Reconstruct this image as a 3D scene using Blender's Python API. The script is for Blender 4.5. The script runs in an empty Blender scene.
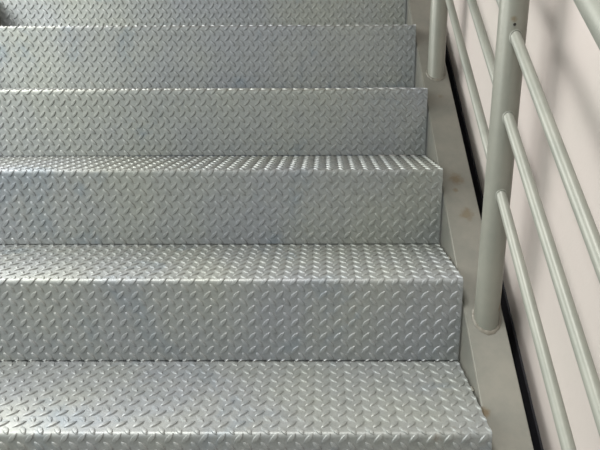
import bpy, bmesh, math, random
from mathutils import Vector, Matrix
random.seed(7)
S = bpy.context.scene
COL = S.collection
PI = math.pi

# ---------------------------------------------------------------- camera
F_PX, PITCH, YAW, ROLL, CD, CH = 516.11, 0.2690, -0.0054, -0.0028, 0.6824, 0.5244
cam_data = bpy.data.cameras.new('camera')
cam_data.sensor_width = 36.0
cam_data.lens = F_PX * 36.0 / 600.0
cam_data.shift_x = -22.31/600.0      # the photo is cropped off-centre
cam_data.shift_y = -0.62/600.0
cam_data.clip_start = 0.02
cam = bpy.data.objects.new('camera', cam_data)
COL.objects.link(cam)
M = Matrix.Rotation(-YAW, 4, 'Z') @ Matrix.Rotation(PI/2 - PITCH, 4, 'X') @ Matrix.Rotation(ROLL, 4, 'Z')
M.translation = Vector((0, -CD, CH))
cam.matrix_world = M
S.camera = cam

# ---------------------------------------------------------------- world, lights, exposure
w = bpy.data.worlds.new('world'); S.world = w; w.use_nodes = True
wn = w.node_tree; bg = wn.nodes['Background']
wg = wn.nodes.new('ShaderNodeTexCoord'); sx = wn.nodes.new('ShaderNodeVectorMath'); sx.operation = 'DOT_PRODUCT'
sx.inputs[1].default_value = Vector((-.85, -.30, .45)).normalized()   # the open, sky-lit side: left and up
wr = wn.nodes.new('ShaderNodeValToRGB')
wn.links.new(wg.outputs['Generated'], sx.inputs[0])
mr = wn.nodes.new('ShaderNodeMapRange'); mr.inputs['From Min'].default_value = -1; mr.inputs['From Max'].default_value = 1
wn.links.new(sx.outputs['Value'], mr.inputs['Value']); wn.links.new(mr.outputs[0], wr.inputs[0])
e = wr.color_ramp.elements
e[0].position = 0.45; e[0].color = (0.065, 0.078, 0.105, 1)
e[1].position = 0.90; e[1].color = (0.96, 1.0, 0.95, 1)
wn.links.new(wr.outputs[0], bg.inputs['Color'])
bg.inputs['Strength'].default_value = 0.95

def sun(name, travel, angle, strength, color):
    d = bpy.data.lights.new(name, 'SUN'); d.angle = math.radians(angle); d.energy = strength; d.color = color
    o = bpy.data.objects.new(name, d); COL.objects.link(o); o.location = (-2, -1, 4)
    o.rotation_euler = Vector(travel).to_track_quat('-Z', 'Y').to_euler()
sun('hazy_high_daylight', (1, .50, -3.3), 12, 2.1, (1.0, 0.98, 0.94))
def area_light(name, loc, target, sx_, sy_, energy, color):
    d = bpy.data.lights.new(name, 'AREA'); d.shape = 'RECTANGLE'; d.size = sx_; d.size_y = sy_; d.energy = energy; d.color = color
    o = bpy.data.objects.new(name, d); COL.objects.link(o); o.location = loc
    o.rotation_euler = (Vector(target) - Vector(loc)).to_track_quat('-Z', 'Y').to_euler()
area_light('open_side_daylight', (-1.9, 1.15, 1.38), (.1, .25, .1), 1.5, .9, 43, (1.0, .985, .95))
area_light('left_front_fill', (-2.2, -.45, 1.0), (-.1, .4, .2), 1.2, 1.0, 19, (.97, 1.0, .97))  # fill lamp added at the left front to bring out the riser lugs
S.view_settings.view_transform = 'Standard'
S.view_settings.look = 'None'
S.view_settings.exposure = 0.0
S.view_settings.gamma = 1.0
S.view_settings.use_curve_mapping = False

# ---------------------------------------------------------------- dimensions (metres)
H, D = 0.17, 0.2182
SL = H / D
XR, XL = 0.2580, -1.042
XFI, XFO = 0.2620, 0.3339
XP = 0.3003
ZF = -0.0574
XW = 0.367
YA, YB = 0.2002, 0.7744

# ---------------------------------------------------------------- materials
class NT:
    def __init__(s, name):
        s.m = bpy.data.materials.new(name); s.m.use_nodes = True
        s.t = s.m.node_tree; s.b = s.t.nodes['Principled BSDF']
        s.co = s.n('ShaderNodeTexCoord').outputs['Object']
    def n(s, k, **kw):
        x = s.t.nodes.new(k)
        for a, v in kw.items(): setattr(x, a, v)
        return x
    def l(s, a, b): s.t.links.new(a, b)
    def noise(s, scale, detail=4, rough=.6, vec=None, dist=0):
        x = s.n('ShaderNodeTexNoise'); x.inputs['Scale'].default_value = scale
        x.inputs['Detail'].default_value = detail; x.inputs['Roughness'].default_value = rough
        x.inputs['Distortion'].default_value = dist
        s.l(vec or s.co, x.inputs['Vector']); return x.outputs['Fac']
    def ramp(s, fac, a, b, ca=(0, 0, 0, 1), cb=(1, 1, 1, 1)):
        x = s.n('ShaderNodeValToRGB'); s.l(fac, x.inputs[0])
        x.color_ramp.elements[0].position = a; x.color_ramp.elements[0].color = ca
        x.color_ramp.elements[1].position = b; x.color_ramp.elements[1].color = cb
        return x.outputs[0]
    def mix(s, fac, a, b, mode='MIX'):
        x = s.n('ShaderNodeMix', data_type='RGBA', blend_type=mode)
        for sock, v in ((x.inputs[0], fac), (x.inputs[6], a), (x.inputs[7], b)):
            if isinstance(v, (int, float, tuple)): sock.default_value = v
            else: s.l(v, sock)
        return x.outputs[2]
    def math(s, op, a, b=0.0):
        x = s.n('ShaderNodeMath', operation=op)
        for sock, v in ((x.inputs[0], a), (x.inputs[1], b)):
            if isinstance(v, (int, float)): sock.default_value = v
            else: s.l(v, sock)
        return x.outputs[0]
    def spot(s, c, r, scale=(1, 1, 1)):
        """soft mask round a point of the object, its rim broken by noise"""
        x = s.n('ShaderNodeVectorMath', operation='DISTANCE')
        s.l(s.co, x.inputs[0]); x.inputs[1].default_value = c
        d = s.math('ADD', x.outputs['Value'], s.math('MULTIPLY', s.math('SUBTRACT', s.noise(70), .5), r*1.8))
        y = s.n('ShaderNodeMapRange'); s.l(d, y.inputs['Value'])
        y.inputs['From Min'].default_value = r; y.inputs['From Max'].default_value = r*.3
        return y.outputs[0]
    def bump(s, h, dist, strength=.5):
        x = s.n('ShaderNodeBump'); x.inputs['Distance'].default_value = dist; x.inputs['Strength'].default_value = strength
        s.l(h, x.inputs['Height']); s.l(x.outputs[0], s.b.inputs['Normal'])

def plate_material():
    t = NT('painted_diamond_plate')
    oi = t.n('ShaderNodeObjectInfo'); va = t.n('ShaderNodeVectorMath', operation='MULTIPLY_ADD')
    t.l(oi.outputs['Location'], va.inputs[0]); va.inputs[1].default_value = (7, 7, 7); t.l(t.co, va.inputs[2])
    t.co = va.outputs[0]          # every step wears differently
    base = t.mix(t.ramp(t.noise(3.2, 5, .6), .36, .66), (0.362, 0.376, 0.350, 1), (0.325, 0.34, 0.36, 1))
    blue = t.ramp(t.noise(5.5, 6, .7, dist=.5), .56, .70)
    base = t.mix(t.math('MULTIPLY', blue, .6), base, (0.22, 0.27, 0.32, 1))
    grime = t.ramp(t.noise(38, 6, .75), .50, .72)
    base = t.mix(t.math('MULTIPLY', grime, .55), base, (0.20, 0.21, 0.20, 1))
    rust = t.ramp(t.noise(9, 6, .75, dist=1), .64, .74)
    base = t.mix(t.math('MULTIPLY', rust, .42), base, (0.23, 0.165, 0.11, 1))
    fine = t.ramp(t.noise(420, 2, .5), .2, .8, (.88, .88, .88, 1), (1.12, 1.12, 1.12, 1))
    base = t.mix(1.0, base, fine, 'MULTIPLY')
    t.l(base, t.b.inputs['Base Color'])
    t.b.inputs['Metallic'].default_value = 0.5
    t.l(t.ramp(t.noise(24, 4), .3, .7, (.42,)*3+(1,), (.54,)*3+(1,)), t.b.inputs['Roughness'])
    t.b.inputs['Specular IOR Level'].default_value = .45
    t.bump(t.noise(300, 3), .0006, .45)
    return t.m

def paint_material(name, c, c2, stains=(), rough=.36, scratch=True):
    t = NT(name)
    base = t.mix(t.ramp(t.noise(14, 6, .65), .38, .66), c + (1,), c2 + (1,))
    if scratch:
        chips = t.ramp(t.noise(95, 4, .7), .70, .74)
        base = t.mix(t.math('MULTIPLY', chips, .5), base, (0.17, 0.155, 0.13, 1))
    for (p, r, k) in stains:
        base = t.mix(t.math('MULTIPLY', t.spot(p, r), k), base, (0.16, 0.115, 0.06, 1))
    t.l(base, t.b.inputs['Base Color'])
    t.b.inputs['Roughness'].default_value = rough
    t.b.inputs['Metallic'].default_value = .1
    t.bump(t.noise(160, 3), .0005, .4)
    return t.m

M_PLATE = plate_material()
def fl(y, x): return (x, y, ZF + SL*y)
M_STR = paint_material('beige_grey_gloss_paint', (0.235, 0.228, 0.198), (0.19, 0.19, 0.168),
                       [(fl(.474, .297), .019, .7), (fl(.395, .306), .019, .6), (fl(.065, .265), .011, .8),
                        (fl(.448, .292), .007, .6), (fl(.70, .300), .008, .4)], .42)
def rail_pt(z0, y, dx): return (dx, y - YA, z0 + SL*y - (ZF + SL*YA))
M_RAIL = paint_material('rail_grey_green_paint', (0.28, 0.285, 0.25), (0.235, 0.245, 0.215),
                        [(rail_pt(.4513, .035, -.006), .0024, .95), (rail_pt(.1971, .10, -.006), .0016, .7), (rail_pt(.3272, .06, -.007), .0018, .6)], rough=.42)
BAR_TOP = .4513 - ZF + .012
M_POST = paint_material('post_grey_green_paint', (0.245, 0.245, 0.21), (0.215, 0.22, 0.19),
                        [((.019, -.010, .028), .009, .9), ((.019, -.010, .055), .007, .8), ((-.006, -.022, BAR_TOP), .006, .7)], rough=.36)
M_WELD = paint_material('painted_weld', (0.215, 0.205, 0.175), (0.18, 0.165, 0.135), rough=.4, scratch=False)
M_HOLE = NT('dark_hole').m; M_HOLE.node_tree.nodes['Principled BSDF'].inputs['Base Color'].default_value = (.015, .012, .01, 1)
def wall_material():
    t = NT('pinkish_plaster')
    base = t.mix(t.ramp(t.noise(2.5, 5, .6), .35, .68), (0.56, 0.50, 0.475, 1), (0.53, 0.49, 0.455, 1))
    base = t.mix(t.math('MULTIPLY', t.ramp(t.noise(60, 5, .7), .5, .75), .10), base, (0.42, 0.36, 0.33, 1))
    t.l(base, t.b.inputs['Base Color']); t.b.inputs['Roughness'].default_value = .75
    t.bump(t.noise(220, 4), .0008, .3)
    return t.m
M_WALL = wall_material()
def floor_material():
    t = NT('grey_concrete')
    t.l(t.mix(t.noise(6, 6), (0.2, 0.2, 0.19, 1), (0.3, 0.3, 0.28, 1)), t.b.inputs['Base Color'])
    t.b.inputs['Roughness'].default_value = .8
    return t.m

# ---------------------------------------------------------------- helpers
def link(name, bm, mat, parent=None, smooth=False, angle=None):
    me = bpy.data.meshes.new(name)
    bmesh.ops.recalc_face_normals(bm, faces=bm.faces)
    if smooth:
        for f in bm.faces: f.smooth = True
        if angle:
            for ed in bm.edges:
                if len(ed.link_faces) == 2 and ed.calc_face_angle(0) > angle: ed.smooth = False
    bm.to_mesh(me); bm.free()
    me.materials.append(mat)
    o = bpy.data.objects.new(name, me); COL.objects.link(o)
    if parent: o.parent = parent
    return o
def empty(name, loc, label, cat, group=None):
    o = bpy.data.objects.new(name, None); COL.objects.link(o); o.location = loc
    o['label'] = label; o['category'] = cat
    if group: o['group'] = group
    return o
def extrude_x(bm, prof, x0, x1):
    a = [bm.verts.new((x0, y, z)) for y, z in prof]; b = [bm.verts.new((x1, y, z)) for y, z in prof]
    n = len(prof)
    for i in range(n): bm.faces.new((a[i], a[(i+1) % n], b[(i+1) % n], b[i]))
    bm.faces.new(a[::-1]); bm.faces.new(b)
def box(bm, x0, x1, y0, y1, z0, z1):
    extrude_x(bm, [(y0, z0), (y1, z0), (y1, z1), (y0, z1)], x0, x1)
def tube(bm, p, q, r, n=32, wob=0, seg=1):
    p, q = Vector(p), Vector(q); ax = (q-p).normalized()
    u = ax.orthogonal().normalized(); v = ax.cross(u)
    rings = []
    for k in range(seg+1):
        c = p.lerp(q, k/seg)
        rings.append([bm.verts.new(c + r*(1+random.uniform(-wob, wob))*(math.cos(2*PI*i/n)*u + math.sin(2*PI*i/n)*v)) for i in range(n)])
    for A, B in zip(rings, rings[1:]):
        for i in range(n): bm.faces.new((A[i], A[(i+1) % n], B[(i+1) % n], B[i]))
    bm.faces.new(rings[0][::-1]); bm.faces.new(rings[-1])
def blob(bm, c, r, sc=(1, 1, 1), rot=None, rough=.12):
    mt = Matrix.Translation(c) @ (rot or Matrix()) @ Matrix.Diagonal((sc[0], sc[1], sc[2], 1))
    vs = bmesh.ops.create_icosphere(bm, subdivisions=3, radius=r, matrix=mt)['verts']
    for v in vs:
        v.co = Vector(c) + (v.co - Vector(c))*(1 + rough*(math.sin(v.co.x*900+v.co.y*700)*.5 + math.sin(v.co.z*1100)*.5))

# ---------------------------------------------------------------- setting
bm = bmesh.new(); box(bm, XW, XW+.15, -2.2, 3.2, -3*H, 3.0)
o = link('wall_right', bm, M_WALL); o['kind'] = 'structure'
bm = bmesh.new(); box(bm, -3.2, XW+.15, -2.2, 3.2, -3*H-.12, -3*H)
o = link('floor', bm, floor_material()); o['kind'] = 'structure'

bm = bmesh.new(); box(bm, -1.0, XW+.15, .12, 3.2, 1.8, 1.92)      # unseen slab added overhead to shade the upper steps
o = link('shade_slab', bm, M_WALL); o['kind'] = 'structure'
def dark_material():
    t = NT('near_black_strip')
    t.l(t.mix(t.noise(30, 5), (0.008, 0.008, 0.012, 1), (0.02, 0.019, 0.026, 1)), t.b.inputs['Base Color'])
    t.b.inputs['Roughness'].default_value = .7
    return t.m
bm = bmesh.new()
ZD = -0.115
extrude_x(bm, [((-3*H-ZD)/SL, -3*H), (2.6, ZD+SL*2.6), (2.6, ZD+SL*2.6-.35), (-3*H/SL*0+.1, -3*H)], XW-.004, XW)  # near-black band laid on the wall along the stringer
o = link('dark_band_1', bm, dark_material()); o['kind'] = 'structure'

# ---------------------------------------------------------------- stair steps of folded diamond plate
R = 0.0075          # outer bend radius of the nose
TH = 0.004         # plate thickness
GAP = 0.0014       # riser foot above the tread below
PXX, PSS = 0.0274, 0.0281
LUG_L, LUG_W, LUG_H = 0.0222, 0.0084, 0.0026
A = R*PI/4
LEAN = 0.004       # the foot of each riser stands slightly forward of its nose
def sheet(s):
    """outer surface of the folded plate: s < 0 on the riser, s > 0 on the tread -> (y, z, ny, nz)"""
    if s < -A: return LEAN*(s + A)/H, s + (A - R), -1.0, 0.0
    if s > A: return s - (A - R), 0.0, 0.0, 1.0
    a = (s + A)/R
    return R - R*math.cos(a), -R + R*math.sin(a), -math.cos(a), math.sin(a)
S_LOW = -(H - GAP - .0013) - (A - R)
S_BACK = D + .008 + (A - R)
def strip(bm, s_list, x0, x1):
    out = []; inn = []
    for s in s_list:
        y, z, ny, nz = sheet(s)
        out.append((y, z)); inn.append((y - ny*TH, z - nz*TH))
    extrude_x(bm, out + inn[::-1], x0, x1)
NS, NC = 10, 5
def lug(bm, cx, cs, sgn, s0, s1):
    ang = math.radians(49)*sgn
    ca, sa = math.cos(ang), math.sin(ang)
    rows = []
    for i in range(NS+1):
        t = -1 + 2*i/NS
        t = math.sin(t*PI/2*.96)/math.sin(PI/2*.96)
        hw = LUG_W/2*(1 - abs(t)**2.0)**.9 + .0002
        hh = LUG_H*(1 - abs(t)**3)**.8
        row = []
        for j in range(NC):
            u = (-1, -.68, 0, .68, 1)[j]
            e = (0, .84, 1, .84, 0)[j]
            a, b = t*LUG_L/2, u*hw
            x = min(max(cx + a*ca - b*sa, XL), XR); s = min(max(cs + a*sa + b*ca, s0), s1)
            y, z, ny, nz = sheet(s)
            hgt = hh*e - .0002*(e == 0)
            row.append(bm.verts.new((x, y + ny*hgt, z + nz*hgt)))
        rows.append(row)
    for A_, B_ in zip(rows, rows[1:]):
        for j in range(NC-1): bm.faces.new((A_[j], A_[j+1], B_[j+1], B_[j]))
LABELS = {
 0: 'nearest diamond plate step, its wide tread filling the bottom of the photo',
 1: 'diamond plate step second from the bottom, nose level with the front rail post foot',
 2: 'middle diamond plate step third from the bottom with a narrow bright strip of tread',
 3: 'diamond plate step fourth from the bottom, nose just below the back rail post foot',
 4: 'dark diamond plate step whose bright nose line lies close under the top of the photo',
 5: 'topmost diamond plate step, only its shaded riser cut by the top of the photo',
}
OFF = {0: .0130, 1: .0164, 2: .0160, 3: .0169, 4: .0147, 5: .016}
ZOFF = {0: .0006, 1: -.0008, 2: -.0002, 3: -.0032, 4: -.001, 5: 0}
SOFF = {0: -.0070, 1: -.0016, 2: -.0056, 3: -.0020, 4: -.0036, 5: -.005}
for k in range(0, 6):
    st = empty('stair_step', (0, k*D, k*H + ZOFF[k]), LABELS[k], 'stair step', 'diamond plate steps of the staircase')
    S_LOW = -(H - GAP - .0013) - (A - R) + ZOFF.get(k-1, 0) - ZOFF[k]
    rz = bmesh.new(); strip(rz, [S_LOW, -A], XL, XR)
    tr = bmesh.new(); strip(tr, [-A + 2*A*i/8 for i in range(9)] + [S_BACK], XL, XR)
    PXX = (.0271, .0273, .0274, .0274, .0274, .0274)[k]
    nx = int((XR-XL)/PXX)+2
    for sgn, ds, dx in ((1, 0, 0), (-1, PSS/2, PXX/2)):
        for j in range(-8, 10):
            cs = SOFF[k] + ds + j*PSS
            if cs < S_LOW - .006 or cs > S_BACK + .006: continue
            onr = cs < 0
            tgt, s0, s1 = (rz, S_LOW, 9) if onr else (tr, -9, S_BACK)
            for i in range(-1, nx):
                cx = XR - OFF[k] + dx - i*PXX
                if cx > XR + .004 or cx < XL - .004: continue
                lug(tgt, cx, cs, sgn, s0, s1)
    for nm, b in (('riser', rz), ('tread', tr)):
        link(nm, b, M_PLATE, st, smooth=True, angle=math.radians(50))
    # tack weld joining the tread's side to the stringer
    wb = bmesh.new()
    yw = .118
    for q in range(4):
        blob(wb, (XR + .0015, yw - .002 + q*.0028, .0008), .0028, (.8, 1.1, .7))
    link('weld_bead', wb, M_WELD, st, smooth=True)

# ---------------------------------------------------------------- stringers (closed channels parallel to the slope)
def stringer(x0, x1, label, sgn):
    bm = bmesh.new()
    y0, y1 = -0.58, 1.62
    dep = 0.26                    # vertical depth of the section
    zt = lambda y: ZF + SL*y
    prof = [(y0, -3*H), (y0 , zt(y0)+.0) , (y1, zt(y1)), (y1, zt(y1)-dep)]
    yb = (-3*H + dep - ZF)/SL
    if zt(y0) <= -3*H + .002: prof = [(( -3*H - ZF)/SL, -3*H), (y1, zt(y1)), (y1, zt(y1)-dep), (yb, -3*H)]
    else: prof = [(y0, -3*H), (y0, zt(y0)), (y1, zt(y1)), (y1, zt(y1)-dep), (yb, -3*H)]
    extrude_x(bm, prof, x0, x1)
    bmesh.ops.bevel(bm, geom=[e for e in bm.edges], offset=.0022, segments=3, affect='EDGES')
    o = link('stair_stringer', bm, M_STR, smooth=True, angle=math.radians(35))
    o['label'] = label; o['category'] = 'stringer'
    return o
stringer(XFI, XFO, 'grey painted steel stringer running up beside the right ends of the steps', 1)
stringer(XL-.004-(XFO-XFI), XL-.004, 'steel stringer at the left ends of the steps, outside the left edge', -1)

# ---------------------------------------------------------------- railing
rail = empty('stair_railing', (XP, YA, ZF + SL*YA), 'grey green painted pipe railing with three sloping bars beside the pale wall', 'railing')
inv = Matrix.Translation(-Vector(rail.location))
RP, RB, RH = 0.0226, 0.0086, 0.0215
BARS = (0.4520, 0.3275, 0.1972)
HAND = 0.666
def rpart(name, bm, mat, parent=rail, sm=True, pinv=None):
    bmesh.ops.transform(bm, matrix=inv, verts=bm.verts)
    return link(name, bm, mat, parent, smooth=sm, angle=math.radians(40))
for y in (YA - (YB-YA), YA, YB, 2*YB - YA):
    n = 48; bm = bmesh.new()
    base = lambda yy: ZF + SL*yy
    lo = []; hi = []
    for i in range(n):
        a = 2*PI*i/n; dx, dy = RP*math.cos(a), RP*math.sin(a)
        lo.append(bm.verts.new((XP+dx, y+dy, base(y+dy)+.0002)))
        hi.append(bm.verts.new((XP+dx, y+dy, HAND + SL*(y+dy) - .006)))
    for i in range(n): bm.faces.new((lo[i], lo[(i+1) % n], hi[(i+1) % n], hi[i]))
    bm.faces.new(lo[::-1]); bm.faces.new(hi)
    post = rpart('post', bm, M_POST)
    # fillet weld round the foot
    bm = bmesh.new(); m = 72; k = 8; rings = []
    for i in range(m):
        a = 2*PI*i/m
        rr = .0030*(1 + .12*math.sin(i*1.1) + .10*math.sin(i*.37+1))
        ring = []
        for j in range(k):
            b = 2*PI*j/k
            rad = RP + .0008 + rr*math.cos(b)
            yy = y + rad*math.sin(a)
            ring.append(bm.verts.new((XP + rad*math.cos(a), yy, base(yy) + .0006 + max(0, rr*math.sin(b)*1.2))))
        rings.append(ring)
    for i in range(m):
        P, Q = rings[i], rings[(i+1) % m]
        for j in range(k): bm.faces.new((P[j], P[(j+1) % k], Q[(j+1) % k], Q[j]))
    rpart('foot_weld', bm, M_WELD, post)
    if abs(y-YA) < .01:   # small drilled hole above the top bar
        bm = bmesh.new()
        zc = BARS[0] + SL*(y-RP) + .020
        tube(bm, (XP-.004, y-RP-.0004, zc), (XP-.004, y-RP+.004, zc), .0022, 14)
        rpart('drilled_hole', bm, M_HOLE, post)
Y0, Y1 = YA - (YB-YA) - .02, 2*YB - YA + .02
for z0 in BARS:
    bm = bmesh.new(); tube(bm, (XP, Y0, z0+SL*Y0), (XP, Y1, z0+SL*Y1), RB, 32)
    bar = rpart('rail_bar', bm, M_RAIL)
    for y in (YA, YB):
        bm = bmesh.new()
        yy = y - RP - .0005
        ax = Vector((0, 1, SL)).normalized()
        # weld collar where the bar meets the front of the post
        m = 40; k = 8; rings = []
        for i in range(m):
            a = 2*PI*i/m; rr = .0009*(1+.12*math.sin(i*.9)+.1*math.sin(i*.31))
            ring = []
            for j in range(k):
                b = 2*PI*j/k
                ra = RB + .0006 + rr*math.cos(b)
                xx = ra*math.cos(a)
                ysurf = y - math.sqrt(max(0, RP**2 - xx*xx))
                zz = z0 + SL*ysurf + ra*math.sin(a)/math.cos(math.atan(SL))
                ring.append(bm.verts.new((XP + xx, ysurf - max(0, rr*math.sin(b)*1.3) , zz)))
            rings.append(ring)
        for i in range(m):
            P, Q = rings[i], rings[(i+1) % m]
            for j in range(k): bm.faces.new((P[j], P[(j+1) % k], Q[(j+1) % k], Q[j]))
        rpart('bar_weld', bm, M_RAIL, bar)
bm = bmesh.new(); tube(bm, (XP, Y0, HAND+SL*Y0), (XP, Y1, HAND+SL*Y1), RH, 48)
rpart('handrail', bm, M_RAIL)
